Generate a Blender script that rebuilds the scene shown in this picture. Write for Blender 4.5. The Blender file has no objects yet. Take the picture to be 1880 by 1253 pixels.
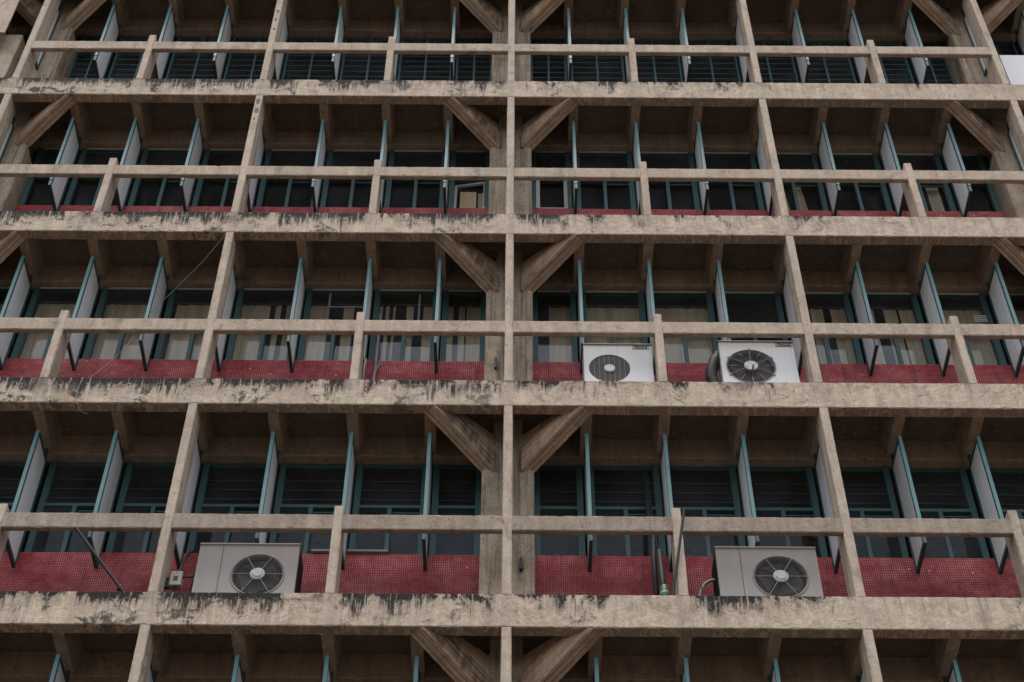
import bpy, bmesh, math, random
from mathutils import Vector, Matrix
random.seed(7)
S = bpy.context.scene
COL = S.collection
R = math.radians

# ------------------------------------------------------------------ dimensions
W = 3.6            # bay between the tall fins
H = 3.238          # storey height
HB = 0.428         # depth of the floor beams
Z0 = 12.9          # level of the lowest ledge above the street
Q = W / 4          # spacing of the sunshade panels
XE = 2.62 * W      # half width that is built
def lev(j): return Z0 + j * H

# ------------------------------------------------------------------ node helpers
class NT:
    def __init__(s, name):
        s.m = bpy.data.materials.new(name); s.m.use_nodes = True
        s.t = s.m.node_tree; s.b = s.t.nodes['Principled BSDF']
    def n(s, typ, **kw):
        nd = s.t.nodes.new(typ)
        for k, v in kw.items():
            if k in nd.inputs: nd.inputs[k].default_value = v
            else: setattr(nd, k, v)
        return nd
    def l(s, a, b): s.t.links.new(a, b)
    def val(s, sock, v):
        if isinstance(v, (int, float)): sock.default_value = v
        elif isinstance(v, (tuple, list)): sock.default_value = v if len(v) != 3 or sock.type != 'RGBA' else (*v, 1)
        else: s.l(v, sock)
    def math(s, op, a, b=0.0, clamp=False):
        nd = s.n('ShaderNodeMath', operation=op); nd.use_clamp = clamp
        s.val(nd.inputs[0], a); s.val(nd.inputs[1], b); return nd.outputs[0]
    def mix(s, f, a, b, mode='MIX'):
        nd = s.n('ShaderNodeMix', data_type='RGBA', blend_type=mode)
        s.val(nd.inputs[0], f); s.val(nd.inputs[6], a); s.val(nd.inputs[7], b); return nd.outputs[2]
    def ramp(s, v, lo, hi, a=0.0, b=1.0):
        nd = s.n('ShaderNodeMapRange'); nd.clamp = True
        s.val(nd.inputs[0], v); s.val(nd.inputs[1], lo); s.val(nd.inputs[2], hi); s.val(nd.inputs[3], a); s.val(nd.inputs[4], b)
        return nd.outputs[0]
    def noise(s, vec, scale=(1, 1, 1), detail=4.0, rough=0.6, dist=0.0, off=(0, 0, 0)):
        mp = s.n('ShaderNodeMapping'); s.l(vec, mp.inputs[0]); mp.inputs['Scale'].default_value = scale; mp.inputs['Location'].default_value = off
        nd = s.n('ShaderNodeTexNoise'); nd.inputs['Scale'].default_value = 1; nd.inputs['Detail'].default_value = detail
        nd.inputs['Roughness'].default_value = rough; nd.inputs['Distortion'].default_value = dist
        s.l(mp.outputs[0], nd.inputs['Vector']); return nd.outputs['Fac']
    def bump(s, h, strength=0.3, dist=0.01):
        nd = s.n('ShaderNodeBump'); nd.inputs['Strength'].default_value = strength; nd.inputs['Distance'].default_value = dist
        s.l(h, nd.inputs['Height']); s.l(nd.outputs[0], s.b.inputs['Normal'])

def concrete(name, dark, light, mold=None, plank=None, streak=0.0):
    """weathered concrete. mold = (amount at left end, amount at right end) of black growth along the top edge of a ledge"""
    t = NT(name)
    P = t.n('ShaderNodeNewGeometry').outputs['Position']
    sep = t.n('ShaderNodeSeparateXYZ'); t.l(P, sep.inputs[0]); X, Y, Z = sep.outputs
    n1 = t.noise(P, (2.6, 2.6, 2.6), 8, .68, .6)
    n2 = t.noise(P, (30, 30, 30), 7, .8)
    st = t.noise(P, (9, 9, .8), 5, .6, .3)
    sw = t.noise(P, (7, 7, 9), 4, .7, 2.2, (3, 1, 0))
    f = t.math('ADD', t.math('MULTIPLY', n1, .55), t.math('MULTIPLY', n2, .65))
    f = t.math('ADD', f, t.math('MULTIPLY', st, .6))
    f = t.math('ADD', f, t.math('MULTIPLY', sw, .30))
    f = t.ramp(f, .82, 1.28)
    c = t.mix(f, dark, light)
    # brown water marks and pale lime marks
    wm = t.ramp(t.noise(P, (5, 5, 1.1), 6, .65, .5, (9, 2, 4)), .54, .70)
    c = t.mix(t.math('MULTIPLY', wm, .40), c, (.17, .125, .09))
    lm = t.ramp(t.noise(P, (11, 11, 5), 5, .7, 1.5, (1, 7, 2)), .60, .70)
    c = t.mix(t.math('MULTIPLY', lm, .45), c, (.56, .50, .44))
    sg = t.ramp(t.noise(P, (3.3, 3.3, 2.4), 8, .78, .8, (13, 2, 6)), .53, .66)
    c = t.mix(t.math('MULTIPLY', sg, .60), c, (.135, .105, .08))
    spk = t.math('MULTIPLY', t.ramp(t.noise(P, (38, 38, 26), 4, .7, .4, (2, 9, 9)), .60, .64), t.ramp(t.noise(P, (1.9, 1.9, 1.9), 3, .6, 0, (0, 3, 8)), .50, .60))
    c = t.mix(t.math('MULTIPLY', spk, .85), c, (.035, .03, .026))
    hl = t.noise(P, (1.7, 1.7, 2.6), 3, .55, 1.2, (11, 4, 2))
    c = t.mix(t.math('MULTIPLY', t.ramp(t.math('ABSOLUTE', t.math('SUBTRACT', hl, .5)), 0, .003, 1, 0), t.ramp(n1, .48, .6, 0, .7)), c, (.11, .085, .065))
    if streak:
        sk = t.ramp(t.noise(P, (17, 3, .55), 5, .68, .35, (5, 5, 8)), .50, .66)
        c = t.mix(t.math('MULTIPLY', sk, streak), c, (.085, .066, .05))
    pit = t.ramp(t.noise(P, (46, 46, 46), 3, .6, 0, (4, 4, 1)), .67, .74)
    c = t.mix(t.math('MULTIPLY', pit, .55), c, (.10, .085, .07))
    hgt = t.math('ADD', t.math('MULTIPLY', n2, .6), t.math('MULTIPLY', sw, .7))
    if plank:                       # board-marked: lines along one axis of the piece
        O = t.n('ShaderNodeTexCoord').outputs['Object']
        pk = t.noise(O, plank, 4, .65, .25)
        c = t.mix(t.ramp(pk, .40, .66), c, t.mix(.6, c, (.15, .10, .07)))
        so = t.n('ShaderNodeSeparateXYZ'); t.l(O, so.inputs[0])
        sm = t.math('ABSOLUTE', t.math('SUBTRACT', t.math('FRACT', t.math('ADD', t.math('MULTIPLY', so.outputs[1], 15.0), t.math('MULTIPLY', pk, .25))), .5))
        c = t.mix(t.ramp(sm, .11, .03, 0, .85), c, (.045, .032, .024))
        hgt = t.math('ADD', hgt, t.math('MULTIPLY', pk, .6))
    if mold:
        O = t.n('ShaderNodeTexCoord').outputs['Object']
        so = t.n('ShaderNodeSeparateXYZ'); t.l(O, so.inputs[0])
        h = t.math('DIVIDE', so.outputs[2], HB)                       # 0 at the foot, 1 at the top edge
        amount = t.ramp(X, -7.5, 5.5, mold[0], mold[1])
        fx = t.math('ABSOLUTE', t.math('SUBTRACT', t.math('FRACT', t.math('ADD', t.math('DIVIDE', X, W / 2), .5)), .5))
        clean = t.ramp(fx, .04, .075, .35, 1)                         # little grows where posts stand on the ledge
        patch = t.noise(P, (1.6, .7, .6), 5, .66, .7, (2.3, 0, .7))
        fine = t.noise(P, (24, 24, 15), 6, .85, 1.0)
        pA = t.math('MULTIPLY', t.ramp(t.math('ADD', patch, amount), .50, .58), clean)
        A = t.ramp(t.math('ADD', t.math('ADD', fine, t.math('MULTIPLY', t.math('SUBTRACT', h, .97), .85)), t.math('MULTIPLY', pA, .32)), .60, .65)
        ln = t.math('SUBTRACT', t.math('MULTIPLY', t.noise(P, (5, .5, .3), 3, .6, 0, (0, 5, 3)), 2.4), .72)
        dl = t.ramp(t.math('ADD', h, ln), .92, 1.18)
        drip = t.noise(P, (19, 19, .9), 5, .72, .3, (4, 1, 2))
        Bm = t.math('MULTIPLY', t.math('MULTIPLY', dl, t.ramp(drip, .45, .51)), t.math('MULTIPLY', pA, t.ramp(fine, .38, .48, .5, 1)))
        blot = t.noise(P, (3.2, 3.2, 4.2), 4, .65, .6, (6, 2, 9))
        Cm = t.math('MULTIPLY', t.ramp(t.math('ADD', blot, t.math('MULTIPLY', fine, .5)), .79, .86), t.ramp(t.math('ADD', pA, h), .5, 1.1))
        Cm = t.math('MULTIPLY', Cm, t.ramp(amount, -.15, .15, .35, 1))
        # peeling skin: dark outlines and paler islands
        pl = t.noise(P, (4.5, 4.5, 5.5), 6, .68, 1.6, (2, 8, 1))
        pe = t.math('MULTIPLY', t.ramp(t.math('ABSOLUTE', t.math('SUBTRACT', pl, .52)), .002, .016, 1, 0), t.ramp(n2, .44, .52))
        c = t.mix(t.math('MULTIPLY', pe, .70), c, (.13, .10, .078))
        c = t.mix(t.ramp(pl, .53, .57, 0, .26), c, (.64, .54, .43))
        c = t.mix(t.ramp(t.noise(P, (2.6, 2.6, 4), 6, .7, 1.0, (5, 5, 0)), .50, .68, 0, .34), c, (.24, .185, .14))
        vs = t.ramp(t.noise(P, (21, 21, .8), 4, .65, .2, (8, 3, 3)), .52, .66)
        c = t.mix(t.math('MULTIPLY', t.math('MULTIPLY', vs, dl), .55), c, (.17, .135, .105))     # brown runs
        wr = t.ramp(t.noise(P, (24, 24, 1.0), 4, .65, .2, (3, 13, 3)), .57, .62)
        m = t.math('MAXIMUM', A, t.math('MAXIMUM', Bm, t.math('MULTIPLY', Cm, .9)))
        c = t.mix(t.math('MULTIPLY', t.math('MULTIPLY', pA, t.ramp(h, .3, 1.0)), .45), c, (.16, .135, .115))
        c = t.mix(t.math('MULTIPLY', m, .97), c, (.006, .006, .0058))
        c = t.mix(t.math('MULTIPLY', t.math('MULTIPLY', wr, pA), .42), c, (.58, .52, .45))       # lime runs through the growth
        jt = t.math('MULTIPLY', t.ramp(t.math('ABSOLUTE', t.math('SUBTRACT', fx, .036)), .0007, .0022, 1, 0), t.ramp(n1, .46, .56, 0, .75))
        c = t.mix(jt, c, (.09, .07, .055))                                                       # pour joints beside the posts
        # smooth repair band over the post line, hairline joints
        band = t.ramp(fx, .028, .034, 1, 0)
        c = t.mix(t.math('MULTIPLY', band, .35), c, (.33, .275, .225))
        crack = t.noise(P, (1.1, 1, 3.2), 2, .5, 1.4, (0, 0, 5))
        ck = t.ramp(t.math('ABSOLUTE', t.math('SUBTRACT', crack, .5)), 0, .0035, .8, 0)
        c = t.mix(ck, c, (.10, .08, .065))
        hgt = t.math('ADD', hgt, t.math('MULTIPLY', fine, .8))
        # lime runs under the ledge
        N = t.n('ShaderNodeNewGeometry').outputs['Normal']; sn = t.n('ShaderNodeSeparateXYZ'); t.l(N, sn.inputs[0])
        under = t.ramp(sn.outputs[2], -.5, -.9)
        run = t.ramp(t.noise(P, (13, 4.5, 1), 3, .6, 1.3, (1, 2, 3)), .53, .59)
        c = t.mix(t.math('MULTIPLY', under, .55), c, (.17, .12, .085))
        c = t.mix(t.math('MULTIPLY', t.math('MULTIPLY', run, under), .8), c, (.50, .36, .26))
    t.l(c, t.b.inputs['Base Color'])
    t.b.inputs['Roughness'].default_value = .9
    t.b.inputs['Specular IOR Level'].default_value = .25
    t.bump(hgt, .55, .012)
    return t.m

def paint(name, col, rough=.5, var=.25, dirt=(.1, .09, .08), metal=0.0, scale=6.0, spec=.4):
    t = NT(name)
    P = t.n('ShaderNodeNewGeometry').outputs['Position']
    n1 = t.noise(P, (scale, scale, scale * .5), 6, .65)
    st = t.noise(P, (scale * 4, scale * 4, scale * .25), 4, .6)
    f = t.ramp(t.math('ADD', t.math('MULTIPLY', n1, .6), t.math('MULTIPLY', st, .5)), .48, .78)
    c = t.mix(t.math('MULTIPLY', f, var), col, dirt)
    t.l(c, t.b.inputs['Base Color'])
    t.b.inputs['Roughness'].default_value = rough; t.b.inputs['Metallic'].default_value = metal
    t.b.inputs['Specular IOR Level'].default_value = spec
    t.bump(t.noise(P, (30, 30, 30), 3, .6), .06, .004)
    return t.m

def tile_mat():
    t = NT('red_mosaic_tile')
    P = t.n('ShaderNodeNewGeometry').outputs['Position']
    sep = t.n('ShaderNodeSeparateXYZ'); t.l(P, sep.inputs[0]); X, Y, Z = sep.outputs
    p = .0240; g = .19
    fx = t.math('FRACT', t.math('DIVIDE', X, p)); fz = t.math('FRACT', t.math('DIVIDE', Z, p))
    wob = t.noise(P, (9, 1, 9), 3, .5)
    gx = t.math('LESS_THAN', fx, t.math('MULTIPLY', wob, 2 * g)); gz = t.math('LESS_THAN', fz, t.math('MULTIPLY', wob, 2 * g))
    gr = t.math('MAXIMUM', gx, gz)
    cell = t.n('ShaderNodeCombineXYZ'); t.l(t.math('FLOOR', t.math('DIVIDE', X, p)), cell.inputs[0]); t.l(t.math('FLOOR', t.math('DIVIDE', Z, p)), cell.inputs[2])
    wn = t.n('ShaderNodeTexWhiteNoise'); t.l(cell.outputs[0], wn.inputs['Vector'])
    base = t.mix(wn.outputs['Value'], (.145, .011, .018), (.32, .030, .042))
    pat = t.noise(P, (1.8, 1.8, 3.0), 5, .6)
    grout = t.mix(t.ramp(pat, .35, .68), (.40, .105, .105), (.80, .33, .315))
    c = t.mix(gr, base, grout)
    st = t.ramp(t.noise(P, (14, 1, 1.2), 4, .6), .53, .72)
    O = t.n('ShaderNodeTexCoord').outputs['Object']; so = t.n('ShaderNodeSeparateXYZ'); t.l(O, so.inputs[0])
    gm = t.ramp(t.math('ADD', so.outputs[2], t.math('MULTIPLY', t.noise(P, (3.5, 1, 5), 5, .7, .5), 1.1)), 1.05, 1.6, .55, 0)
    c = t.mix(gm, c, (.055, .022, .022))                                  # uneven darkening towards the foot of the tiles
    miss = t.math('GREATER_THAN', t.math('ADD', wn.outputs['Value'], t.math('MULTIPLY', t.ramp(pat, .5, .75), .003)), .9994)
    c = t.mix(t.math('MULTIPLY', miss, t.math('SUBTRACT', 1.0, gr)), c, (.50, .42, .38))   # lost tiles
    c = t.mix(t.math('MULTIPLY', st, .5), c, (.07, .03, .03))
    t.l(c, t.b.inputs['Base Color'])
    t.l(t.math('ADD', t.math('MULTIPLY', gr, .4), .42), t.b.inputs['Roughness'])
    t.b.inputs['Specular IOR Level'].default_value = .10
    t.bump(t.math('ADD', t.math('MULTIPLY', wn.outputs['Value'], .35), t.math('SUBTRACT', 1.0, gr)), .35, .003)
    return t.m

def glass_mat(name, tint, ior=1.55):
    m = bpy.data.materials.new(name); m.use_nodes = True; t = m.node_tree; t.nodes.clear()
    o = t.nodes.new('ShaderNodeOutputMaterial'); mx = t.nodes.new('ShaderNodeMixShader')
    tr = t.nodes.new('ShaderNodeBsdfTransparent'); tr.inputs[0].default_value = (*tint, 1)
    gl = t.nodes.new('ShaderNodeBsdfGlossy'); gl.inputs['Roughness'].default_value = .015; gl.inputs['Color'].default_value = (.92, .96, 1, 1)
    fr = t.nodes.new('ShaderNodeFresnel'); ge = t.nodes.new('ShaderNodeNewGeometry'); mr = t.nodes.new('ShaderNodeMapRange')
    mr.inputs[3].default_value = ior; mr.inputs[4].default_value = 1 / ior      # same reflectance from both faces of the thin pane
    t.links.new(ge.outputs['Backfacing'], mr.inputs[0]); t.links.new(mr.outputs[0], fr.inputs[0])
    t.links.new(fr.outputs[0], mx.inputs[0]); t.links.new(tr.outputs[0], mx.inputs[1]); t.links.new(gl.outputs[0], mx.inputs[2])
    df = t.nodes.new('ShaderNodeBsdfDiffuse'); df.inputs[0].default_value = (.34, .40, .44, 1)
    no = t.nodes.new('ShaderNodeTexNoise'); no.inputs['Scale'].default_value = 2.2; no.inputs['Detail'].default_value = 6; gp = t.nodes.new('ShaderNodeNewGeometry')
    mr2 = t.nodes.new('ShaderNodeMapRange'); mr2.inputs[1].default_value = .3; mr2.inputs[2].default_value = .7; mr2.inputs[3].default_value = .010; mr2.inputs[4].default_value = .045
    m2 = t.nodes.new('ShaderNodeMixShader')                                     # pale haze mixed into the glass colour to lift its blacks
    t.links.new(gp.outputs['Position'], no.inputs['Vector']); t.links.new(no.outputs['Fac'], mr2.inputs[0]); t.links.new(mr2.outputs[0], m2.inputs[0])
    t.links.new(mx.outputs[0], m2.inputs[1]); t.links.new(df.outputs[0], m2.inputs[2])
    t.links.new(m2.outputs[0], o.inputs[0]); return m

def blind_mat():
    t = NT('beige_blind_fabric')
    P = t.n('ShaderNodeNewGeometry').outputs['Position']
    n = t.noise(P, (9, 2, .3), 3, .6)
    c = t.mix(t.ramp(n, .35, .65), (.37, .262, .168), (.55, .405, .275))
    t.l(c, t.b.inputs['Base Color']); t.b.inputs['Roughness'].default_value = .85
    return t.m

M = {}
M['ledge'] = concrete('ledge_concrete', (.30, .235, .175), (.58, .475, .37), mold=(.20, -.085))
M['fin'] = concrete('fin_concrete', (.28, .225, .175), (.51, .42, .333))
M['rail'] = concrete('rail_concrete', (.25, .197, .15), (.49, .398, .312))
M['rail_dark'] = concrete('dark_rail_concrete', (.16, .125, .098), (.37, .30, .24))  # darker tone for the rails of the lowest ledge
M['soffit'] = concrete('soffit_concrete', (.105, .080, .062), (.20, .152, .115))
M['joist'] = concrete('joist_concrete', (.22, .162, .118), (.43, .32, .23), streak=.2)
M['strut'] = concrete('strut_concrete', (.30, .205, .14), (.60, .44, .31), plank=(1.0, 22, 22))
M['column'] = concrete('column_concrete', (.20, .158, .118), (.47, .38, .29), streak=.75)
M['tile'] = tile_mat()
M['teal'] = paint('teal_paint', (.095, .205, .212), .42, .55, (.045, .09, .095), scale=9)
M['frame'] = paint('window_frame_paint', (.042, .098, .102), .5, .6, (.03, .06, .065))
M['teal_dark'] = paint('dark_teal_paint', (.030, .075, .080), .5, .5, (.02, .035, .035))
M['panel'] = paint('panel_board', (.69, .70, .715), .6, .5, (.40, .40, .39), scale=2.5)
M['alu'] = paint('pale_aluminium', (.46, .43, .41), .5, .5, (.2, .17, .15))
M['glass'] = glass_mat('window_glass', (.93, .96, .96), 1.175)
M['shiny_glass'] = glass_mat('shiny_window_glass', (.93, .96, .96), 1.34)  # same glass with its ior raised to strengthen this storey's reflections
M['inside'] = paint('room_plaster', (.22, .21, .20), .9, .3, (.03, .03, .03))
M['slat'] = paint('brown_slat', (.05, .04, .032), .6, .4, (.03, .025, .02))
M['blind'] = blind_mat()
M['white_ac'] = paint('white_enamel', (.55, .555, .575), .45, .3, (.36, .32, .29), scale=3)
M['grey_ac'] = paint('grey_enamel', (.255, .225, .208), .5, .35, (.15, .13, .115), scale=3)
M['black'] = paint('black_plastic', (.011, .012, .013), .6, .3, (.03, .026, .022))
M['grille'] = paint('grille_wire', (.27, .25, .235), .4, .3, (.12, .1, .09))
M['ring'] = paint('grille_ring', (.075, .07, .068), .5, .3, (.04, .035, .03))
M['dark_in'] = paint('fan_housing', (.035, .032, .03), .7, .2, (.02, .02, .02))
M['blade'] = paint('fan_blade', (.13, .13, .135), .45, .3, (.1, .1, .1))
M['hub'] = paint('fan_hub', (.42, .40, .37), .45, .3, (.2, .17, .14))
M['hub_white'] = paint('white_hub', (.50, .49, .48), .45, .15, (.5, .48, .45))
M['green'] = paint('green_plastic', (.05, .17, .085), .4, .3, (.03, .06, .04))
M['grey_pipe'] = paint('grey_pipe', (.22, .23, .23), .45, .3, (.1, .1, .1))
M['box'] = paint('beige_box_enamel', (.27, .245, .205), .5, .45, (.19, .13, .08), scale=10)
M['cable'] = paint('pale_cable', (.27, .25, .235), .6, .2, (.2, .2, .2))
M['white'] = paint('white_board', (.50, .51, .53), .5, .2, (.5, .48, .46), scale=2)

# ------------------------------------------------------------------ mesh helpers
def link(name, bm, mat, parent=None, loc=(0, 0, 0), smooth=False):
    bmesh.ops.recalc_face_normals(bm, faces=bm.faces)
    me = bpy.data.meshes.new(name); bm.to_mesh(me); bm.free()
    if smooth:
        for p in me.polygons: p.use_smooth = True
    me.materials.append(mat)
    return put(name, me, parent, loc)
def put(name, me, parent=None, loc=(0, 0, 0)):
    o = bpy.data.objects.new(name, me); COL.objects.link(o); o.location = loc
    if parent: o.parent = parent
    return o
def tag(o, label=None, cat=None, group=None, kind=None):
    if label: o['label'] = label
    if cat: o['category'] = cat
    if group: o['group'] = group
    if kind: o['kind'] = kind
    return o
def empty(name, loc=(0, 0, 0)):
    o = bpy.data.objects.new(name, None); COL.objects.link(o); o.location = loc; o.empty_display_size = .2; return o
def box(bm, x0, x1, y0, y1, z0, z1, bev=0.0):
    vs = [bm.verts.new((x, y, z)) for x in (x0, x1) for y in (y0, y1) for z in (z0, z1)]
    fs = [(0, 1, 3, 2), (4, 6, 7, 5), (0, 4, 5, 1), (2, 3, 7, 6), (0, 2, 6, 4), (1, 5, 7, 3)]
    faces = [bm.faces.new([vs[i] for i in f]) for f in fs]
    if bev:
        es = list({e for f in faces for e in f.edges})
        bmesh.ops.bevel(bm, geom=es, offset=bev, segments=2, affect='EDGES', profile=.5)
    return vs
def bar(bm, x0, x1, y0, y1, z0, z1, axis, step=.06, jit=.004, ch=.008, seed=0):
    """a long concrete bar with chamfered and slightly chipped edges, lofted along AXIS ('x' or 'z')"""
    rnd = random.Random(seed)
    a0, a1 = (x0, x1) if axis == 'x' else (z0, z1)
    b0, b1 = (y0, y1)
    c0, c1 = (z0, z1) if axis == 'x' else (x0, x1)
    n = max(2, int((a1 - a0) / step))
    ring = [(b0 + ch, c0), (b1 - ch, c0), (b1, c0 + ch), (b1, c1 - ch), (b1 - ch, c1), (b0 + ch, c1), (b0, c1 - ch), (b0, c0 + ch)]
    prev = None
    for i in range(n + 1):
        a = a0 + (a1 - a0) * i / n; cur = []
        for k, (b, c) in enumerate(ring):
            if 0 < i < n:
                cx = -1 if c > (c0 + c1) / 2 else 1; bx = -1 if b > (b0 + b1) / 2 else 1
                d = abs(rnd.gauss(0, jit)); d = d if d < jit * 1.6 else d * 1.6
                if k in (0, 1, 4, 5): b = b + bx * d
                else: c = c + cx * d
            co = (a, b, c) if axis == 'x' else (c, b, a)
            cur.append(bm.verts.new(co))
        if prev:
            for k in range(8): bm.faces.new((prev[k], prev[(k + 1) % 8], cur[(k + 1) % 8], cur[k]))
        else: bm.faces.new(cur)
        prev = cur
    bm.faces.new(prev[::-1])
def tube(bm, pts, r, n=10, cap=True):
    pts = [Vector(p) for p in pts]; rings = []
    up = Vector((.13, .21, .97)).normalized()
    for i, p in enumerate(pts):
        d = (pts[min(i + 1, len(pts) - 1)] - pts[max(i - 1, 0)]).normalized()
        a = d.cross(up if abs(d.dot(up)) < .95 else Vector((1, 0, 0))).normalized(); b = d.cross(a)
        rr = r[i] if isinstance(r, (list, tuple)) else r
        rings.append([bm.verts.new(p + (a * math.cos(2 * math.pi * k / n) + b * math.sin(2 * math.pi * k / n)) * rr) for k in range(n)])
    for u, v in zip(rings, rings[1:]):
        for k in range(n): bm.faces.new((u[k], u[(k + 1) % n], v[(k + 1) % n], v[k]))
    if cap: bm.faces.new(rings[0][::-1]); bm.faces.new(rings[-1])
def ringwire(bm, c, R_, r, n=40, m=6):
    """wire ring in the xz plane"""
    vs = []
    for i in range(n):
        a = 2 * math.pi * i / n
        vs.append([bm.verts.new((c[0] + math.cos(a) * (R_ + r * math.cos(2 * math.pi * k / m)), c[1] + r * math.sin(2 * math.pi * k / m), c[2] + math.sin(a) * (R_ + r * math.cos(2 * math.pi * k / m)))) for k in range(m)])
    for i in range(n):
        u, v = vs[i], vs[(i + 1) % n]
        for k in range(m): bm.faces.new((u[k], u[(k + 1) % m], v[(k + 1) % m], v[k]))
def disc(bm, c, R_, y0, y1, n=32, bev=.0):
    tube(bm, [(c[0], y0, c[2]), (c[0], y0 + .3 * (y1 - y0), c[2]), (c[0], y1, c[2])], [R_ * .86, R_, R_], n)
def smoothpts(pts, k=6):
    """Catmull-Rom through pts"""
    P = [Vector(p) for p in pts]; P = [P[0] * 2 - P[1]] + P + [P[-1] * 2 - P[-2]]; out = []
    for i in range(1, len(P) - 2):
        for s in range(k):
            t = s / k; a, b, c, d = P[i - 1], P[i], P[i + 1], P[i + 2]
            out.append(.5 * ((2 * b) + (c - a) * t + (2 * a - 5 * b + 4 * c - d) * t * t + (3 * b - a - 3 * c + d) * t ** 3))
    out.append(P[-2]); return out

# ------------------------------------------------------------------ street
bm = bmesh.new(); g = 400
vs = [bm.verts.new(v) for v in ((-g, -g, 0), (g, -g, 0), (g, g, 0), (-g, g, 0))]; bm.faces.new(vs)
t = NT('street_asphalt'); P = t.n('ShaderNodeNewGeometry').outputs['Position']
t.l(t.mix(t.noise(P, (.6, .6, .6), 6), (.072, .058, .046), (.128, .103, .082)), t.b.inputs['Base Color']); t.b.inputs['Roughness'].default_value = .95
tag(link('ground', bm, t.m), kind='structure')

# ------------------------------------------------------------------ the building
B = empty('office_building', (0, .5, 0))
tag(B, 'weathered brutalist concrete office block with deep gridded sunshade facade', 'building')
def part(name, me_or_bm, mat=None, loc=(0, 0, 0), parent=None, smooth=False):
    off = Vector(loc) - (Vector(B.location) if parent is None else Vector((0, 0, 0)))
    if isinstance(me_or_bm, bpy.types.Mesh): return put(name, me_or_bm, parent or B, off)
    return link(name, me_or_bm, mat, parent or B, off, smooth)

COLS = (-2, 0, 2)
# floor beams / ledges, slabs and rear beams
for j in range(-1, 5):
    bm = bmesh.new(); bar(bm, -XE, XE, 0, .15, 0, HB, 'x', .05, .0035, .007, seed=j + 10)
    part('ledge_beam', bm, M['ledge'], (0, 0, lev(j) - HB))
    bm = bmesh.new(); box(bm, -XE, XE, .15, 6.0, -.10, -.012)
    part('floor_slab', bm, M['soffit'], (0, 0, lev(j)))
    bm = bmesh.new(); bar(bm, -XE, XE, .83, .985, -HB + .002, -.10, 'x', .2, .003, .006, seed=j + 30)
    part('rear_beam', bm, M['joist'], (0, 0, lev(j)))
# lower storeys, back and flanks of the block (out of the picture)
bm = bmesh.new(); box(bm, -XE, XE, .9, 6.0, 0, lev(-1) - HB - .01)
part('base_wall', bm, M['column'])
bm = bmesh.new(); box(bm, -XE, XE, 6.0, 6.2, lev(-1) - HB, lev(4)); part('back_wall', bm, M['inside'])
for s in (-1, 1):
    bm = bmesh.new(); x0, x1 = sorted((s * XE, s * (XE + .2))); box(bm, x0, x1, .95, 6.2, lev(-1) - HB, lev(4)); part('flank_wall', bm, M['column'])

# tapered ribs under each slab, over the sunshades
def joist_mesh():
    bm = bmesh.new()
    a, b = .062, .10
    pr = [(-a, -HB + .006), (a, -HB + .006), (b, -.10), (-b, -.10)]
    ys = [.15, .3, .5, .7, .832]
    prev = None
    for y in ys:
        cur = [bm.verts.new((x + random.uniform(-.003, .003), y, z + (random.uniform(-.002, .004) if z < -.2 else 0))) for x, z in pr]
        if prev:
            for k in range(4): bm.faces.new((prev[k], prev[(k + 1) % 4], cur[(k + 1) % 4], cur[k]))
        else: bm.faces.new(cur)
        prev = cur
    bm.faces.new(prev[::-1])
    me = bpy.data.meshes.new('joist'); bmesh.ops.recalc_face_normals(bm, faces=bm.faces); bm.to_mesh(me); bm.free(); me.materials.append(M['joist']); return me
jm = [joist_mesh() for _ in range(4)]
KR = {-1: 7, 0: 7, 1: 8, 2: 8, 3: 9}           # panels each side of the middle, storey by storey
for j in range(0, 5):
    for k in range(-KR[j - 1], KR[j - 1] + 1):
        if k % 8 == 0: continue
        part('joist', jm[(k * 7 + j) % 4], loc=(k * Q, 0, lev(j)))

# tall fins and short posts, rails
def fin_mesh(h, d, seed):
    bm = bmesh.new(); bar(bm, -.05, .05, 0, d, 0, h, 'z', .06, .003, .007, seed=seed)
    if d > .31:                       # rebated flank lines
        for s in (-1, 1):
            x0, x1 = sorted((s * .0495, s * .0555)); box(bm, x0, x1, .135, .20, .02, h - .02)
    me = bpy.data.meshes.new('fin'); bmesh.ops.recalc_face_normals(bm, faces=bm.faces); bm.to_mesh(me); bm.free(); me.materials.append(M['fin']); return me
fm = [fin_mesh(H - HB, .32, 50 + i) for i in range(3)]
pm = [fin_mesh(1.215, .30, 60 + i) for i in range(3)]
for j in range(-1, 4):
    for i in range(-2, 3):
        part('fin', fm[(i + j) % 3], loc=(i * W, .002, lev(j)))
    for i in range(-2, 2):
        part('short_post', pm[(i + j) % 3], loc=((i + .5) * W, .001, lev(j)))
    if j == -1: continue
    for q in range(-4 if j in (3,) else -5, 4 if j in (3,) else 5):
        x0, x1 = q * W / 2 + .048, (q + 1) * W / 2 - .048
        if j == 0 and (x1 < -6 or x0 > 6): continue
        dz = -.018 * j + .012
        bm = bmesh.new(); bar(bm, x0, x1, .006, .078, .872 + dz, 1.088 + dz, 'x', .05, .0035, .007, seed=q * 7 + j)
        part('rail', bm, M['rail'] if j else M['rail_dark'], (0, 0, lev(j)))

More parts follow.
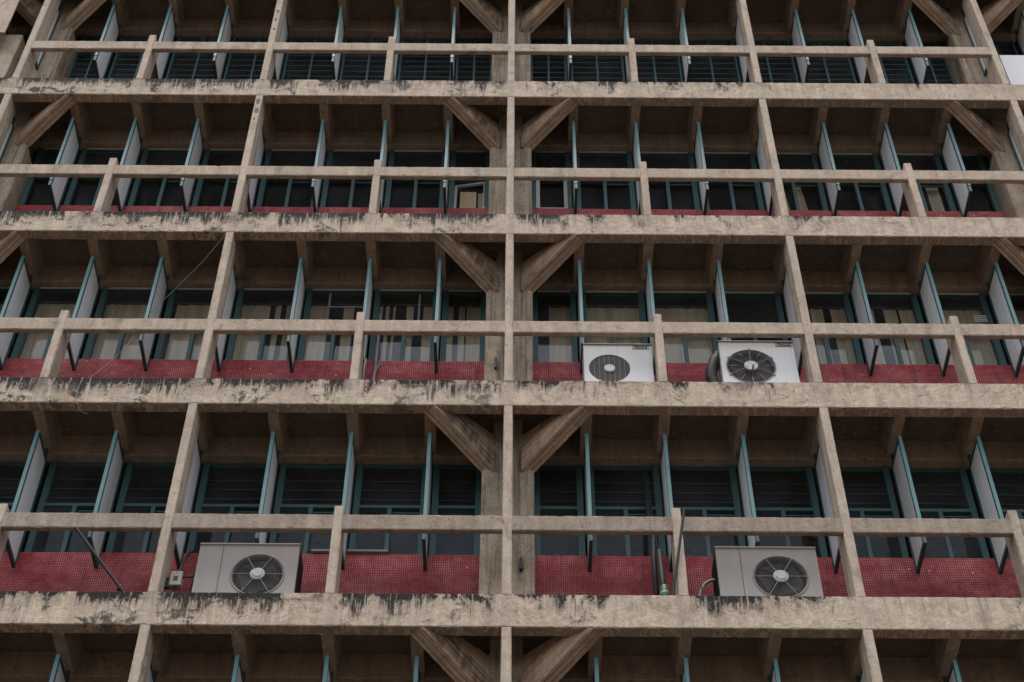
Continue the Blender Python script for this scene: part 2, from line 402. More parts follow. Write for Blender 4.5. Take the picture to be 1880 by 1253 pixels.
def spall(i, j, lst):
    bm = bmesh.new(); rnd = random.Random(i * 5 + j)
    for z, h, w in lst:
        n = 9; cx = rnd.uniform(-.006, .006)
        pts = [(cx + w * math.cos(2 * math.pi * q / n) * rnd.uniform(.8, 1.15), z + h * math.sin(2 * math.pi * q / n) * rnd.uniform(.85, 1.1)) for q in range(n)]
        a = [bm.verts.new((x, -.0025, zz)) for x, zz in pts]; b = [bm.verts.new((x, .004, zz)) for x, zz in pts]
        bm.faces.new(a)
        for q in range(n): bm.faces.new((a[q], a[(q + 1) % n], b[(q + 1) % n], b[q]))
    f = [o for o in B.children if o.name.startswith('fin') and abs(o.location.x - i * W) < .01 and abs(o.location.z - lev(j)) < .01][0]
    part('spall', bm, M['dark_in'], (0, 0, 0), f)
spall(-1, 2, [(2.66, .075, .030), (2.42, .07, .028), (2.20, .022, .016)])
spall(-1, 3, [(1.95, .05, .022), (1.70, .05, .022), (1.42, .03, .018)])
# columns with shoulders, slanting struts
for j in range(-1, 4):
    for i in COLS:
        bm = bmesh.new()
        prof = [(-.297, 0), (.297, 0), (.297, 2.295), (.168, 2.305), (.168, H - .10), (-.168, H - .10), (-.168, 2.305), (-.297, 2.295)]
        for s in (0, 1): pass
        lo = [bm.verts.new((x, .52, z)) for x, z in prof]; hi = [bm.verts.new((x, 1.06, z)) for x, z in prof]
        bm.faces.new(lo); bm.faces.new(hi[::-1])
        for k in range(8): bm.faces.new((lo[k], lo[(k + 1) % 8], hi[(k + 1) % 8], hi[k]))
        bmesh.ops.bevel(bm, geom=[e for e in bm.edges if all(v.co.y < .6 for v in e.verts)], offset=.012, segments=2, affect='EDGES')
        co = part('column', bm, M['column'], (i * W, 0, lev(j)))
        if j == 0 and i == 0:
            bm = bmesh.new(); box(bm, .135, .17, .475, .522, .76, .93, .004); box(bm, .128, .177, .455, .475, .745, .79, .004)
            part('bracket', bm, M['black'], (0, 0, 0), co)
        if j == 1 and i == 0:
            bm = bmesh.new(); box(bm, -.175, -.145, .48, .522, .76, .95, .004)
            part('bracket', bm, M['black'], (0, 0, 0), co)
def strut_mesh(s):
    """built along local x so the board marks run with the strut"""
    A = Vector((s * .905, .062, H - HB)); Bv = Vector((s * .225, .53, 2.285))
    ax = (Bv - A); L = ax.length; ax.normalize()
    side = Vector((ax.y, -ax.x, 0)).normalized(); up = side.cross(ax)
    if up.z < 0: up = -up; side = -side
    hw = .088; bm = bmesh.new(); prev = None; rnd = random.Random(int(s) + 5); n = 18
    inv = Matrix((ax, side, up)).transposed().to_4x4(); inv.translation = A; iv = inv.inverted()
    for i in range(n + 1):
        u = -.06 + (L + .10) * i / n
        pt = A + ax * u; zt = min(pt.z + .19 + .12 * i / n, H - .102)
        cur = []
        for sgn, top in ((-1, 0), (1, 0), (1, 1), (-1, 1)):
            v = pt + side * (sgn * (hw + rnd.uniform(-.003, .003)))
            v.z = v.z + (rnd.uniform(-.003, .003) if not top else 0) if not top else zt
            if not top and v.z > H - HB: v.z = H - HB - .003
            v.y = max(v.y, .014)
            cur.append(bm.verts.new(iv @ v))
        if prev:
            for k in range(4): bm.faces.new((prev[k], prev[(k + 1) % 4], cur[(k + 1) % 4], cur[k]))
        else: bm.faces.new(cur)
        prev = cur
    bm.faces.new(prev[::-1])
    lo_, hi_ = [], []
    for i in range(4, n + 1):                       # thin web between the strut and the slab
        u = -.06 + (L + .10) * i / n; pt = A + ax * u
        z0 = min(pt.z + .19 + .12 * i / n, H - .102) - .02
        if z0 > H - .13: continue
        for sgn in (-1, 1):
            v = pt + side * (sgn * hw * .62); v.y = max(v.y, .16)
            a_, b_ = v.copy(), v.copy(); a_.z = z0; b_.z = min(H - .101, z0 + .02 + .27 * i / n)
            (lo_ if sgn < 0 else hi_).append((bm.verts.new(iv @ a_), bm.verts.new(iv @ b_)))
    for lst in (lo_, hi_):
        for p_, q_ in zip(lst, lst[1:]): bm.faces.new((p_[0], q_[0], q_[1], p_[1]))
    bmesh.ops.recalc_face_normals(bm, faces=bm.faces)
    me = bpy.data.meshes.new('strut'); bm.to_mesh(me); bm.free(); me.materials.append(M['strut']); return me, inv
SM = {s: strut_mesh(s) for s in (-1, 1)}
for j in range(-1, 4):
    for i in COLS:
        for s in (-1, 1):
            if abs(i) == 2 and s * i > 0 and j < 3: continue
            me, mt = SM[s]
            o = part('strut', me)
            o.matrix_basis = Matrix.Translation(Vector((i * W, 0, lev(j))) - Vector(B.location)) @ mt

# teal framed sunshade panels
def panel_meshes(y0, y1):
    z0, z1 = 1.045, 2.70; e = .045
    bm = bmesh.new(); box(bm, -.010, .010, y0 + e - .004, y1 - e + .004, z0 + e - .004, z1 - e + .004)
    a = bpy.data.meshes.new('sunshade_panel'); bmesh.ops.recalc_face_normals(bm, faces=bm.faces); bm.to_mesh(a); bm.free(); a.materials.append(M['panel'])
    bm = bmesh.new(); w = .020
    box(bm, -w, w, y0, y0 + e, z0, z1, .004); box(bm, -w, w, y1 - e, y1, z0, z1, .004)
    box(bm, -w + .002, w - .002, y0 + e, y1 - e, z0, z0 + e); box(bm, -w + .002, w - .002, y0 + e, y1 - e, z1 - e, z1)
    box(bm, -.017, .017, y1 - .10, y1 - .06, z1, H - HB + .01)      # hanger to the rib
    f = bpy.data.meshes.new('panel_frame'); bmesh.ops.recalc_face_normals(bm, faces=bm.faces); bm.to_mesh(f); bm.free(); f.materials.append(M['teal_dark'])
    bm = bmesh.new(); box(bm, -w - .001, w + .001, y0 - .006, y0 + .006, z0 + .13, z1 - .002, .002)
    e = bpy.data.meshes.new('front_strip'); bmesh.ops.recalc_face_normals(bm, faces=bm.faces); bm.to_mesh(e); bm.free(); e.materials.append(M['teal'])
    return a, f, e
PF, PS = panel_meshes(.335, .845), panel_meshes(.335, .515)
for j in range(-1, 4):
    for k in range(-KR[j], KR[j] + 1):
        a, f, e = PS if k % 8 == 0 else PF
        o = part('sunshade_panel', a, loc=(k * Q, 0, lev(j)))
        o.rotation_euler.z = R(random.uniform(-.5, .5)) if k % 8 else 0
        part('panel_frame', f, parent=o); part('front_strip', e, parent=o)

# red mosaic spandrels under the windows
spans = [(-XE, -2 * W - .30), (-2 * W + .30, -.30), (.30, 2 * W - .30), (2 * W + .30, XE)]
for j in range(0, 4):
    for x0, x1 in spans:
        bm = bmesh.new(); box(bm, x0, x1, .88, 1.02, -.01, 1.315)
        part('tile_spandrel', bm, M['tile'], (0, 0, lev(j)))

# ------------------------------------------------------------------ windows
SILL, HEAD, TRAN = 1.32, H - HB - .045, 2.085
def win_boxes(j, x0, x1):
    """frame boxes, glass boxes, trim boxes of the window between panel lines x0..x1 (local to the slot centre)"""
    fr, gl, tr = [], [], []
    y0, y1 = .915, .985
    wl = .072 if j < 3 else .035
    fr += [(x0, x0 + wl, y0, y1, SILL, HEAD), (x1 - wl, x1, y0, y1, SILL, HEAD)]
    a, b = x0 + wl, x1 - wl; c = (a + b) / 2
    fr += [(a, b, y0 + .05, y1, HEAD - .02, HEAD + .045), (a, b, y0 + .012, y1, SILL - .004, SILL + .025)]
    if j == 3:
        fr.append((c - .016, c + .016, y0 + .004, y1 - .02, SILL + .025, HEAD - .02))
        z = SILL + .10
        while z < HEAD - .1:
            fr.append((a, c - .016, y0 + .012, y0 + .022, z, z + .012)); fr.append((c + .016, b, y0 + .012, y0 + .022, z, z + .012)); z += .152
        gl.append((a, b, y1 - .012, y1 - .006, SILL + .025, HEAD - .02))
    else:
        fr.append((a, b, y0 + .004, y1, TRAN - .022, TRAN + .022))
        wide = b - a > .6
        if wide:
            fr.append((c - .024, c + .024, y0 + .006, y1 - .004, SILL + .025, TRAN - .022))
            fr.append((c + .024, b, y0 + .04, y1 - .006, TRAN - .075, TRAN - .06))
            g0 = .115 if j == 2 else 0; gl.append((a, c, y0 + .02 + g0, y0 + .026 + g0, SILL + .025, TRAN - .022)); gl.append((c, b, y1 - .012 + g0 * .7, y1 - .006 + g0 * .7, SILL + .025, TRAN - .022))
        else: gl.append((a, b, y0 + .03 + (.1 if j == 2 else 0), y0 + .036 + (.1 if j == 2 else 0), SILL + .025, TRAN - .022))
        gl.append((a, b, y0 + .045, y0 + .051, TRAN + .022, HEAD - .02))
        if j in (1, 2): tr += [(a, b, y0 - .006, y0 + .008, HEAD - .012, HEAD + .012)]
    return fr, gl, tr
def boxes_mesh(name, lst, mat):
    bm = bmesh.new()
    for b in lst: box(bm, *b)
    me = bpy.data.meshes.new(name); bmesh.ops.recalc_face_normals(bm, faces=bm.faces); bm.to_mesh(me); bm.free(); me.materials.append(mat); return me
cache = {}
def slot(k):
    """clear x-range between panel line k and k+1"""
    x0, x1 = k * Q + .03, (k + 1) * Q - .03
    if k % 8 == 0: x0 = k * Q + .30
    if (k + 1) % 8 == 0: x1 = (k + 1) * Q - .30
    return x0, x1
def slat_boxes(hw, j):
    out = []; z = TRAN + .05
    while z < HEAD - .06: out.append((-hw, hw, 1.03, 1.075, z, z + .012)); z += .15
    return out
for j in range(0, 4):
    for k in range(-10, 10):
        x0, x1 = slot(k); xc = (x0 + x1) / 2; hw = (x1 - x0) / 2
        key = (j, round(hw, 3))
        if key not in cache:
            fr, gl, tr = win_boxes(j, -hw, hw)
            cache[key] = (boxes_mesh('window', fr, M['frame']), boxes_mesh('pane', gl, M['glass'] if j != 1 else M['shiny_glass']), boxes_mesh('head_strip', tr, M['alu']) if tr else None,
                          boxes_mesh('louvre', slat_boxes(hw - .06, j), M['slat']) if j == 0 else None)
        f, gme, tme, sme = cache[key]
        o = part('window', f, loc=(xc, 0, lev(j)))
        part('pane', gme, parent=o)
        if tme: part('head_strip', tme, parent=o)
        if sme: part('louvre', sme, parent=o)
        if j == 2 and k == -1:
            o['label'] = 'window with white sash hanging crooked beside the central column'
            bm = bmesh.new(); a, b = -hw + .06, hw - .06
            z0, z1 = SILL + .03, TRAN - .03; e = .032
            for q in ((a, a + e, z0, z1), (b - e, b, z0, z1), (a + e, b - e, z0, z0 + e), (a + e, b - e, z1 - e, z1)):
                box(bm, q[0], q[1], -.018, .018, q[2], q[3])
            s = part('sash', bm, M['white'], parent=o); s.location = (0.0, .895, .0); s.rotation_euler = (R(-3.0), R(0), R(-9))
            bm = bmesh.new(); box(bm, -.13, .10, 1.04, 1.06, SILL - .02, 1.92); box(bm, .125, .20, 1.05, 1.07, SILL - .02, 1.9)
            part('board', bm, M['blind'], parent=o)
        if j == 2 and k == 0:
            o['label'] = 'window with pale aluminium sash stiles beside the central column'
            bm = bmesh.new(); a, b = -hw + .065, hw - .06; z0, z1 = SILL + .03, TRAN - .03
            box(bm, a, a + .055, .895, .925, z0, z1); box(bm, b - .05, b, .895, .925, z0, z1); box(bm, a + .055, b - .05, .9, .92, z0, z0 + .02)
            part('sash', bm, M['alu'], parent=o)
        if j == 1 and k == -2:
            bm = bmesh.new(); box(bm, .16, .185, .94, .985, TRAN, HEAD - .05); part('sash', bm, M['grey_pipe'], parent=o)
        if j == 1 and k == -3:
            o['label'] = 'window with its upper light swung open'
            bm = bmesh.new(); box(bm, -.12, -.095, .93, .985, TRAN, HEAD - .05)
            box(bm, -.09, .36, .80, .812, 2.27, 2.283); box(bm, -.09, -.078, .80, .93, 2.27, 2.283); part('sash', bm, M['grey_pipe'], parent=o)
        if j == 1 and k == 6:
            bm = bmesh.new()
            for q in range(4): box(bm, .19, .33, .905, .912, 2.19 + q * .035, 2.21 + q * .035)
            box(bm, .18, .19, .903, .914, 2.18, 2.32); box(bm, .33, .34, .903, .914, 2.18, 2.32)
            part('vent_grille', bm, M['alu'], parent=o)

# ------------------------------------------------------------------ blinds behind the glass (things hung in the rooms)
ORD = {1: 'first', 2: 'second', 3: 'third', 4: 'fourth', 5: 'fifth', 6: 'sixth', 7: 'seventh', 8: 'eighth'}
def blind(j, k, strips, ztop, label, lean=0.0):
    x0, x1 = slot(k); x0 += .05; x1 -= .05; w = x1 - x0
    bm = bmesh.new(); rnd = random.Random(k * 31 + j)
    for a, b in strips:
        xa, xb = x0 + w * a, x0 + w * b; n = max(1, round((xb - xa) / .095)); d = (xb - xa) / n
        for i in range(n):
            p0, p1 = xa + i * d, xa + (i + 1) * d + .004; tw = rnd.uniform(-.014, .014)
            ya, yb = 1.075 + tw, 1.075 - tw
            zb = 1.20; le = lean if (a, b) in LEAN else 0
            vv = [bm.verts.new(v) for v in ((p0 + le, ya, zb), (p1 + le, yb, zb), (p1, yb, ztop), (p0, ya, ztop), (p0 + le, ya + .004, zb), (p1 + le, yb + .004, zb), (p1, yb + .004, ztop), (p0, ya + .004, ztop))]
            for f in ((0, 1, 2, 3), (5, 4, 7, 6), (0, 4, 5, 1), (3, 2, 6, 7), (0, 3, 7, 4), (1, 5, 6, 2)): bm.faces.new([vv[q] for q in f])
    o = link('vertical_blind', bm, M['blind'], None, (0, 0, lev(j)))
    bm = bmesh.new(); box(bm, x0, x1, 1.055, 1.10, ztop, ztop + .03); link('head_rail', bm, M['slat'], o)
    return tag(o, label, 'blind', 'vertical blinds behind the windows')
LEAN = set()
FULL = [(0, 1)]
CB = {-8: FULL, -7: [(0, .7), (.76, 1)], -6: FULL, -5: [(.06, .96)],
      -4: [(0, .50), (.60, .70), (.80, 1)], -3: [(0, .34), (.60, .78)], -2: [(.02, .07), (.13, .19), (.26, .30), (.50, .62), (.80, 1)],
      -1: [(0, .18), (.34, .5), (.56, 1)], 0: [(.36, 1)], 1: FULL, 2: FULL, 4: [(0, .12), (.38, .6), (.74, 1)],
      5: [(0, .28), (.47, .70), (.74, 1)], 6: [(0, .28), (.33, 1)], 7: FULL}
note = {-8: 'full beige blind', -7: 'beige blind parted near its right edge', -6: 'closed beige blind', -5: 'beige blind stopping short of the fin', -4: 'beige blind with two vanes missing',
        -3: 'beige blind drawn half aside below an open light', -2: 'beige blind reduced to a few scattered vanes', -1: 'beige blind with two narrow dark gaps', 0: 'beige blind covering the right two thirds',
        1: 'closed beige blind behind the small white air conditioner', 2: 'closed beige blind between the two white air conditioners', 4: 'beige blind with wide dark gaps',
        5: 'beige blind with crooked gaps', 6: 'beige blind with one slit', 7: 'full beige blind'}
for k, st in CB.items():
    side = 'right' if k >= 0 else 'left'; n = k + 1 if k >= 0 else -k
    lab = note[k] + ', ' + ORD[n] + ' window ' + side + ' of the central column'
    if k in (1, 2): lab = note[k]
    blind(1, k, st, 2.62, lab)
LEAN = {(.16, .30), (.50, .64)}
blind(2, 4, [(.16, .30), (.50, .64)], 2.55, 'two loose beige vanes hanging askew in a dark upper-floor window right of the column', .10)
LEAN = set()
blind(2, 6, [(.70, .92)], 2.55, 'single loose beige vane in a dark upper-floor window behind the right short post')

# ------------------------------------------------------------------ air conditioners
def ac(loc, w, h, d, fan, fr, mat, label, style):
    """outdoor unit: origin at the foot of its front left corner; fan = (x, z) centre of the grille, fr its radius"""
    E = empty('air_conditioner', loc); tag(E, label, 'air conditioner', 'air conditioners standing on the ledges')
    fx, fz = fan; n = 48
    bm = bmesh.new()
    z0 = .05
    out = [(0, z0), (w, z0), (w, h), (0, h)]
    ov = [bm.verts.new((x, 0, z)) for x, z in out]; oe = [bm.edges.new((ov[i], ov[(i + 1) % 4])) for i in range(4)]
    iv = [bm.verts.new((fx + fr * math.cos(2 * math.pi * i / n), 0, fz + fr * math.sin(2 * math.pi * i / n))) for i in range(n)]
    ie = [bm.edges.new((iv[i], iv[(i + 1) % n])) for i in range(n)]
    bmesh.ops.triangle_fill(bm, use_beauty=True, edges=oe + ie)
    for f in [f for f in bm.faces if all((Vector((v.co.x - fx, v.co.z - fz)).length < fr * 1.001) for v in f.verts)]: bm.faces.remove(f)
    bk = [bm.verts.new((x, d, z)) for x, z in out]
    for i in range(4): bm.faces.new((ov[i], ov[(i + 1) % 4], bk[(i + 1) % 4], bk[i]))
    bm.faces.new(bk[::-1])
    # pressed rim and duct of the fan opening
    iv2 = [bm.verts.new((fx + fr * .985 * math.cos(2 * math.pi * i / n), .05, fz + fr * .985 * math.sin(2 * math.pi * i / n))) for i in range(n)]
    for i in range(n): bm.faces.new((iv[i], iv[(i + 1) % n], iv2[(i + 1) % n], iv2[i]))
    link('casing', bm, mat, E)
    bm = bmesh.new(); box(bm, -.006, w + .006, -.008, d + .006, h, h + .022, .006); link('lid', bm, mat if style != 'white_flat' and style != 'white_fan' else M['grey_pipe'], E)
    bm = bmesh.new(); disc(bm, (fx, 0, fz), fr * (.984 if style != 'white_flat' else 1.14), .05 if style != 'white_flat' else .006, .20, n); link('fan_duct', bm, M['dark_in'], E)
    if style == 'grey':
        bm = bmesh.new(); box(bm, w * .235, w * .235 + .006, -.002, .004, z0 + .01, h - .006); link('panel_seam', bm, M['black'], E)
        bm = bmesh.new(); ringwire(bm, (fx, -.002, fz), fr + .018, .008, 48, 8); link('fan_rim', bm, mat, E, smooth=True)
    if style == 'white_fan' :
        bm = bmesh.new(); ringwire(bm, (fx, -.006, fz), fr + .006, .006, 48, 8); link('fan_rim', bm, M['grille'], E, smooth=True)
    if style == 'grey':
        for xx in ((w - .001, w + .004),) if loc[0] < 0 else ((-.004, .001),):
            bm = bmesh.new(); box(bm, *xx, .03, d - .03, z0 + .02, h - .03)
            x1 = xx[1] if loc[0] < 0 else xx[0]
            for q in range(16): box(bm, min(x1, x1 + (.004 if loc[0] < 0 else -.004)), max(x1, x1 + (.004 if loc[0] < 0 else -.004)), .035, d - .035, z0 + .05 + q * .043, z0 + .062 + q * .043)
            link('side_grille', bm, M['dark_in'], E)
    # fan
    if style != 'white_flat':
        bm = bmesh.new()
        for q in range(4):
            a0 = q * math.pi / 2 + .35; m = 7; L1 = []; L2 = []
            for i in range(m):
                rr = fr * (.22 + .70 * i / (m - 1)); wd = .30 + .32 * i / (m - 1)
                L1.append(bm.verts.new((fx + rr * math.cos(a0 - wd), .045, fz + rr * math.sin(a0 - wd)))); L2.append(bm.verts.new((fx + rr * math.cos(a0 + wd), .022, fz + rr * math.sin(a0 + wd))))
            for i in range(m - 1): bm.faces.new((L1[i], L1[i + 1], L2[i + 1], L2[i]))
        sld = bmesh.ops.solidify(bm, geom=bm.faces[:], thickness=.003)
        link('fan_blades', bm, M['blade'], E)
    # grille
    bm = bmesh.new()
    gy = -.010 if style != 'white_flat' else .004
    if style == 'white_flat':
        for q in range(-4, 5):
            x = q * fr * .245; zz = math.sqrt(max(0, fr * fr * .97 - x * x)); tube(bm, [(fx + x, gy, fz - zz), (fx + x, gy, fz + zz)], .0028, 6)
    else:
        nr = 15
        for q in range(nr): ringwire(bm, (fx, gy, fz), fr * (.26 + .73 * q / (nr - 1)), .0026, 48, 5)
        link('fan_grille', bm, M['ring'], E, smooth=True); bm = bmesh.new()
        ns = 6 if style == 'grey' else 12
        for q in range(ns):
            a = 2 * math.pi * q / ns + (0 if style == 'grey' else math.pi / 2)
            r0 = fr * .22 if (style == 'grey' or q % 2 == 0) else fr * .62
            r1 = fr * (1.05 if style == 'grey' or q % 2 == 0 else 1.0)
            tube(bm, [(fx + r0 * math.cos(a), gy - .004, fz + r0 * math.sin(a)), (fx + r1 * math.cos(a), gy - .004, fz + r1 * math.sin(a))], .0042, 6)
            if style != 'grey' and q % 2 == 0:
                box(bm, fx + r1 * math.cos(a) - .012, fx + r1 * math.cos(a) + .012, gy - .006, .002, fz + r1 * math.sin(a) - .012, fz + r1 * math.sin(a) + .012)
    link('fan_spokes' if style != 'white_flat' else 'fan_grille', bm, M['grille'], E)
    bm = bmesh.new(); hr = {'grey': .30, 'white_fan': .29, 'white_flat': .27}[style] * fr
    disc(bm, (fx, 0, fz), hr, gy - .016, gy + .012, 28); hb_ = link('hub', bm, M['hub'] if style == 'grey' else M['hub_white'], E)
    if style != 'white_flat':
        bm = bmesh.new()
        for q in range(4):
            a = q * math.pi / 2 + .5; tube(bm, [(fx + hr * .68 * math.cos(a), gy - .019, fz + hr * .68 * math.sin(a)), (fx + hr * .68 * math.cos(a), gy - .012, fz + hr * .68 * math.sin(a))], .007, 8)
        if style == 'white_fan':
            tube(bm, [(fx + .02, gy - .022, fz - .005), (fx + .006, gy - .022, fz - .10)], .009, 8)
            tube(bm, smoothpts([(fx + .004, gy - .02, fz - .10), (fx + .0, gy + .005, fz - .18), (fx - .01, gy + .01, fz - .27)]), .016, 8)
        link('hub_screw', bm, M['black'], hb_)
    if style == 'grey':
        bm = bmesh.new(); disc(bm, (fx, 0, fz), hr * .66, gy - .024, gy - .012, 24); link('motor_cap', bm, M['hub'], hb_)
        bm = bmesh.new()
        for q in range(2): tube(bm, smoothpts([(fx + .09, .012, fz + .03 - q * .06), (fx + .14, .012, fz + .09 - q * .06), (fx + .15, .012, fz + .05 - q * .03), (fx + .10, .012, fz + .01 - q * .05)]), .004, 6)
        link('motor_wire', bm, M['black'], E)
    bm = bmesh.new()
    for x in (.10, w - .18): box(bm, x, x + .08, .01, d - .01, .0, z0)
    link('foot', bm, M['black'], E)
    if style == 'white_fan':
        bm = bmesh.new(); tube(bm, smoothpts([(-.03, .12, .06), (-.10, .12, .30), (-.11, .12, .50), (-.05, .12, .72), (.0, .13, .85)]), [.072 if q < 20 else .055 for q in range(25)], 14)
        link('pipe_cover', bm, M['black'], E, smooth=True)
    if style == 'white_flat':
        bm = bmesh.new(); box(bm, w * .49, w * .49 + .003, -.0015, .003, fz + fr + .01, h - .004); link('panel_seam', bm, M['grey_pipe'], E)
    if style != 'grey':
        bm = bmesh.new(); pw, ph = .205, .062; px, pz = w - pw - (.028 if style == 'white_flat' else .012), h - ph - .012
        for q in ((0, pw, 0, .005), (0, pw, ph - .005, ph), (0, .005, .005, ph - .005), (pw - .005, pw, .005, ph - .005)): box(bm, px + q[0], px + q[1], -.004, .001, pz + q[2], pz + q[3])
        cu = bpy.data.curves.new('badge_text', 'FONT'); cu.body = 'PEAKE'; cu.size = .058; cu.extrude = .0012; cu.offset = .0012; cu.align_x = 'CENTER'; cu.align_y = 'CENTER'
        to = bpy.data.objects.new('badge_text', cu); COL.objects.link(to)
        dg = bpy.context.evaluated_depsgraph_get(); me = bpy.data.meshes.new_from_object(to.evaluated_get(dg)); bpy.data.objects.remove(to)
        me.transform(Matrix.Translation((px + pw / 2, -.0025, pz + ph / 2)) @ Matrix.Rotation(math.pi / 2, 4, 'X')); bm.from_mesh(me)
        bmesh.ops.remove_doubles(bm, verts=bm.verts, dist=1e-6)
        link('badge', bm, M['black'], E)
    return E
AY = .20
ac((-3.25, AY, lev(0)), 1.055, .825, .40, (.65, .412), .262, M['grey_ac'], 'grey air conditioner standing right of a beige switch box, side seam at left', 'grey')
ac((2.205, AY, lev(0)), 1.062, .825, .40, (.651, .426), .272, M['grey_ac'], 'grey air conditioner on the lowest full ledge, grey pipe at its left', 'grey')
ac((.898, AY, lev(1)), .82, .865, .34, (.302, .443), .246, M['white_ac'], 'small white air conditioner with flat dark barred fan disc and central white plate', 'white_flat')
ac((2.535, AY, lev(1)), .90, .935, .34, (.352, .492), .285, M['white_ac'], 'larger white air conditioner with round wire fan grille and open spokes', 'white_fan')

# ------------------------------------------------------------------ small things on the ledges
def thing(name, bm, mat, label, cat, group=None, smooth=True, loc=(0, 0, 0)):
    return tag(link(name, bm, mat, None, loc, smooth), label, cat, group)
z = lev(0)
bm = bmesh.new(); tube(bm, [(-3.865, .13, z + .012), (-4.52, -.09, z + .785)], .017, 12, cap=False); tube(bm, [(-3.865, .13, z + .012), (-4.52, -.09, z + .785)], .012, 12, cap=False)
box(bm, -3.99, -3.955, .08, .12, z + .10, z + .16)
thing('drain_pipe', bm, M['black'], 'black hollow pipe jutting out diagonally across the red tiles left of the switch box', 'pipe')
bm = bmesh.new(); tube(bm, [(1.688, .025, z + .002), (1.874, -.105, z + 1.085)], .015, 12, cap=False); tube(bm, [(1.688, .025, z + .002), (1.874, -.105, z + 1.085)], .010, 12, cap=False)
ringwire(bm, (1.874, -.108, z + 1.09), .014, .004, 16, 6)
thing('drain_pipe', bm, M['black'], 'black hollow pipe leaning against the short concrete post right of the green collar', 'pipe')
# standing pipes
bm = bmesh.new(); tube(bm, [(1.575, .50, z), (1.58, .50, z + .95), (1.60, .56, z + 1.30), (1.585, .70, z + 1.8), (1.59, .74, z + 2.45)], .031, 12)
thing('waste_pipe', bm, M['black'], 'black upright pipe rising past the rail beside the capped pipe', 'pipe')
bm = bmesh.new(); tube(bm, [(1.665, .46, z), (1.64, .46, z + 1.02)], .033, 14); tube(bm, [(1.64, .46, z + 1.0), (1.615, .62, z + 1.45), (1.60, .72, z + 2.4)], .012, 8)
o = thing('waste_pipe', bm, M['black'], 'black upright pipe with a bright green collar at its foot', 'pipe')
bm = bmesh.new(); tube(bm, [(1.664, .46, z), (1.663, .46, z + .50), (1.662, .46, z + .515)], [.046, .046, .038], 20); co = link('collar', bm, M['green'], o, smooth=True)
bm = bmesh.new(); tube(bm, [(1.6632, .46, z + .395), (1.6628, .46, z + .42)], [.0475, .0475], 20); link('collar_band', bm, M['alu'], co, smooth=True)
# gas line of the right grey unit
bm = bmesh.new(); tube(bm, smoothpts([(1.97, .42, z), (2.0, .42, z + .25), (2.06, .42, z + .47), (2.15, .42, z + .56), (2.24, .42, z + .57)]), .017, 10)
thing('refrigerant_pipe', bm, M['grey_pipe'], 'thin grey pipe curving into the left side of the right grey air conditioner', 'pipe')
bm = bmesh.new(); tube(bm, smoothpts([(1.86, .6, z + .02), (1.95, .62, z + .25), (1.90, .70, z + .45), (1.84, .8, z + .5)]), .02, 8)
thing('cable', bm, M['black'], 'black cable looping on the red tiles behind the short post', 'cable')
# switch box
E = empty('switch_box', (-3.435, .17, z + .24)); tag(E, 'small beige switch box mounted by the fin left of the grey air conditioner', 'switch box')
bm = bmesh.new(); box(bm, -.062, .062, 0, .09, 0, .19, .006); link('case', bm, M['box'], E)
bm = bmesh.new(); box(bm, -.022, .022, -.006, .001, .062, .118, .002); link('switch', bm, M['black'], E)
bm = bmesh.new(); tube(bm, [(0, -.003, .166), (0, .002, .166)], .006, 10); link('screw', bm, M['black'], E)
bm = bmesh.new(); box(bm, -.13, -.05, .06, .10, .02, .15); link('bracket', bm, M['black'], E)
bm = bmesh.new(); tube(bm, smoothpts([(-3.43, .21, z + .24), (-3.42, .24, z + .10), (-3.38, .3, z + .01)]), .012, 8)
tube(bm, smoothpts([(-3.42, .21, z + .42), (-3.44, .30, z + .55), (-3.47, .5, z + .85), (-3.48, .7, z + 1.15), (-3.46, .84, z + 1.3)]), .015, 8)
tube(bm, smoothpts([(-3.40, .86, z + 1.29), (-3.33, .72, z + 1.17), (-3.31, .5, z + .72), (-3.29, .40, z + .40), (-3.30, .36, z + .02)]), .027, 10)
tube(bm, smoothpts([(-3.37, .21, z + .38), (-3.33, .3, z + .46), (-3.27, .42, z + .60), (-3.22, .45, z + .62)]), .010, 8)
thing('cable', bm, M['black'], 'bundle of black cables around the switch box and grey air conditioner', 'cable')
# grey strip lying on the sill
bm = bmesh.new(); box(bm, -2.17, -1.32, .838, .90, lev(0) + 1.322, lev(0) + 1.352, .004)
thing('metal_strip', bm, M['grey_pipe'], 'grey metal strip lying on the tiled sill behind a short post', 'metal strip', smooth=False)
# conduit by the post of the white-unit storey
z1 = lev(1)
bm = bmesh.new(); tube(bm, smoothpts([(-1.685, .60, z1), (-1.67, .62, z1 + .40), (-1.655, .70, z1 + .72), (-1.66, .82, z1 + 1.2), (-1.665, .86, z1 + 2.2)]), .017, 8)
tube(bm, smoothpts([(-1.60, .86, z1 + 1.25), (-1.645, .82, z1 + 1.08), (-1.655, .74, z1 + .8)]), .013, 8)
tube(bm, [(-1.735, .34, z1), (-1.735, .34, z1 + .62), (-1.73, .40, z1 + .8)], .014, 8)
thing('conduit', bm, M['grey_pipe'], 'dark grey conduits rising beside the short post left of the central column', 'conduit')
# loose wire
bm = bmesh.new(); tube(bm, smoothpts([(-3.60, -.012, lev(2) - HB + .02), (-3.72, .06, lev(2) - .55), (-3.95, .20, lev(2) - .86), (-4.25, .34, lev(2) - 1.22), (-4.55, .45, lev(2) - 1.65), (-4.68, .40, lev(1) + 1.0), (-4.83, .25, lev(1) + .45), (-4.92, .08, lev(1) + .06), (-4.93, -.012, lev(1) - .02), (-4.95, -.014, lev(1) - .25), (-4.93, -.016, lev(1) - HB), (-4.86, .05, lev(1) - HB - .10), (-4.80, .12, lev(1) - HB - .06)], 8), (.0028), 6)
thing('loose_wire', bm, M['cable'], 'thin pale loose wire sagging from a fin across the window and down the ledge', 'wire')
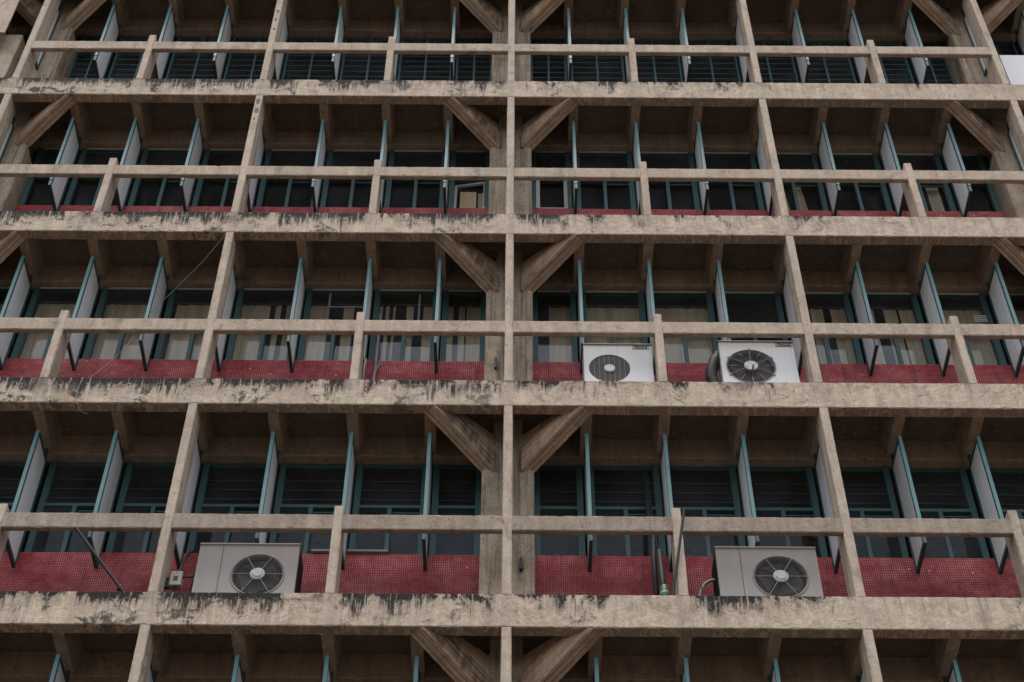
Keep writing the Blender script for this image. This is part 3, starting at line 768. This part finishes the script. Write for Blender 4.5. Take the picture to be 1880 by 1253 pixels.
# boards in the outermost bays of the top row
z3 = lev(3)
bm = bmesh.new(); box(bm, 7.40, 8.9, .26, .285, z3 + .02, z3 + 1.235, .004)
box(bm, 7.40, 8.9, .262, .283, z3 - .0, z3 + .02)
thing('white_board', bm, M['white'], 'white board closing the bay at the top right corner of the facade', 'board', smooth=False)
bm = bmesh.new(); box(bm, -8.6, -7.655, .02, .05, z3 + 1.30, z3 + 2.78, .006)
thing('grey_board', bm, M['fin'], 'pale grey board hanging at the top left corner of the facade', 'board', smooth=False)
bm = bmesh.new(); bar(bm, -8.6, -7.52, .30, .8, 0, 1.70, 'z', .06, .004, .01, seed=3); part('end_pier', bm, M['fin'], (0, 0, lev(3)))

# ------------------------------------------------------------------ light
sun_el, sun_az = R(76), R(190)      # azimuth measured clockwise from +y (north)
wd = bpy.data.worlds.new('World'); S.world = wd; wd.use_nodes = True
nt = wd.node_tree; bg = nt.nodes['Background']
sky = nt.nodes.new('ShaderNodeTexSky'); sky.sky_type = 'NISHITA'; sky.sun_disc = False
sky.sun_elevation = sun_el; sky.sun_rotation = sun_az; sky.air_density = 1.0; sky.dust_density = 1.5; sky.ozone_density = 1.0
hs = nt.nodes.new('ShaderNodeHueSaturation'); hs.inputs['Saturation'].default_value = .30     # veiled, overcast sky
nt.links.new(sky.outputs[0], hs.inputs['Color']); nt.links.new(hs.outputs[0], bg.inputs['Color']); bg.inputs['Strength'].default_value = .15
L = bpy.data.lights.new('sun', 'SUN'); L.energy = 1.5; L.angle = R(25); L.color = (1, .935, .87)
lo = bpy.data.objects.new('sun', L); COL.objects.link(lo)
d = Vector((math.sin(sun_az) * math.cos(sun_el), math.cos(sun_az) * math.cos(sun_el), math.sin(sun_el)))
lo.rotation_euler = d.to_track_quat('Z', 'Y').to_euler(); lo.location = d * 60

# ------------------------------------------------------------------ camera (solved from the grid of the facade)
cam = bpy.data.cameras.new('camera'); cam.sensor_width = 36; cam.lens = 3100 / 1880 * 36; cam.clip_end = 2000
co = bpy.data.objects.new('camera', cam); COL.objects.link(co); S.camera = co
r = Vector((0.9999773878, -0.0052797993, 0.0041650459)); u = Vector((-0.0067183211, -0.7570044117, 0.6533752251)); f = Vector((0.0002967319, 0.6533884330, 0.7570227655))
mt = Matrix((r, u, -f)).transposed().to_4x4(); mt.translation = Vector((.03126724, -13.15197968, -11.3061653 + Z0)); co.matrix_world = mt

S.view_settings.view_transform = 'Standard'; S.view_settings.look = 'None'; S.view_settings.gamma = 1; S.view_settings.exposure = .90
S.cycles.max_bounces = 8; S.cycles.diffuse_bounces = 4; S.cycles.transparent_max_bounces = 8
S.cycles.use_denoising = True
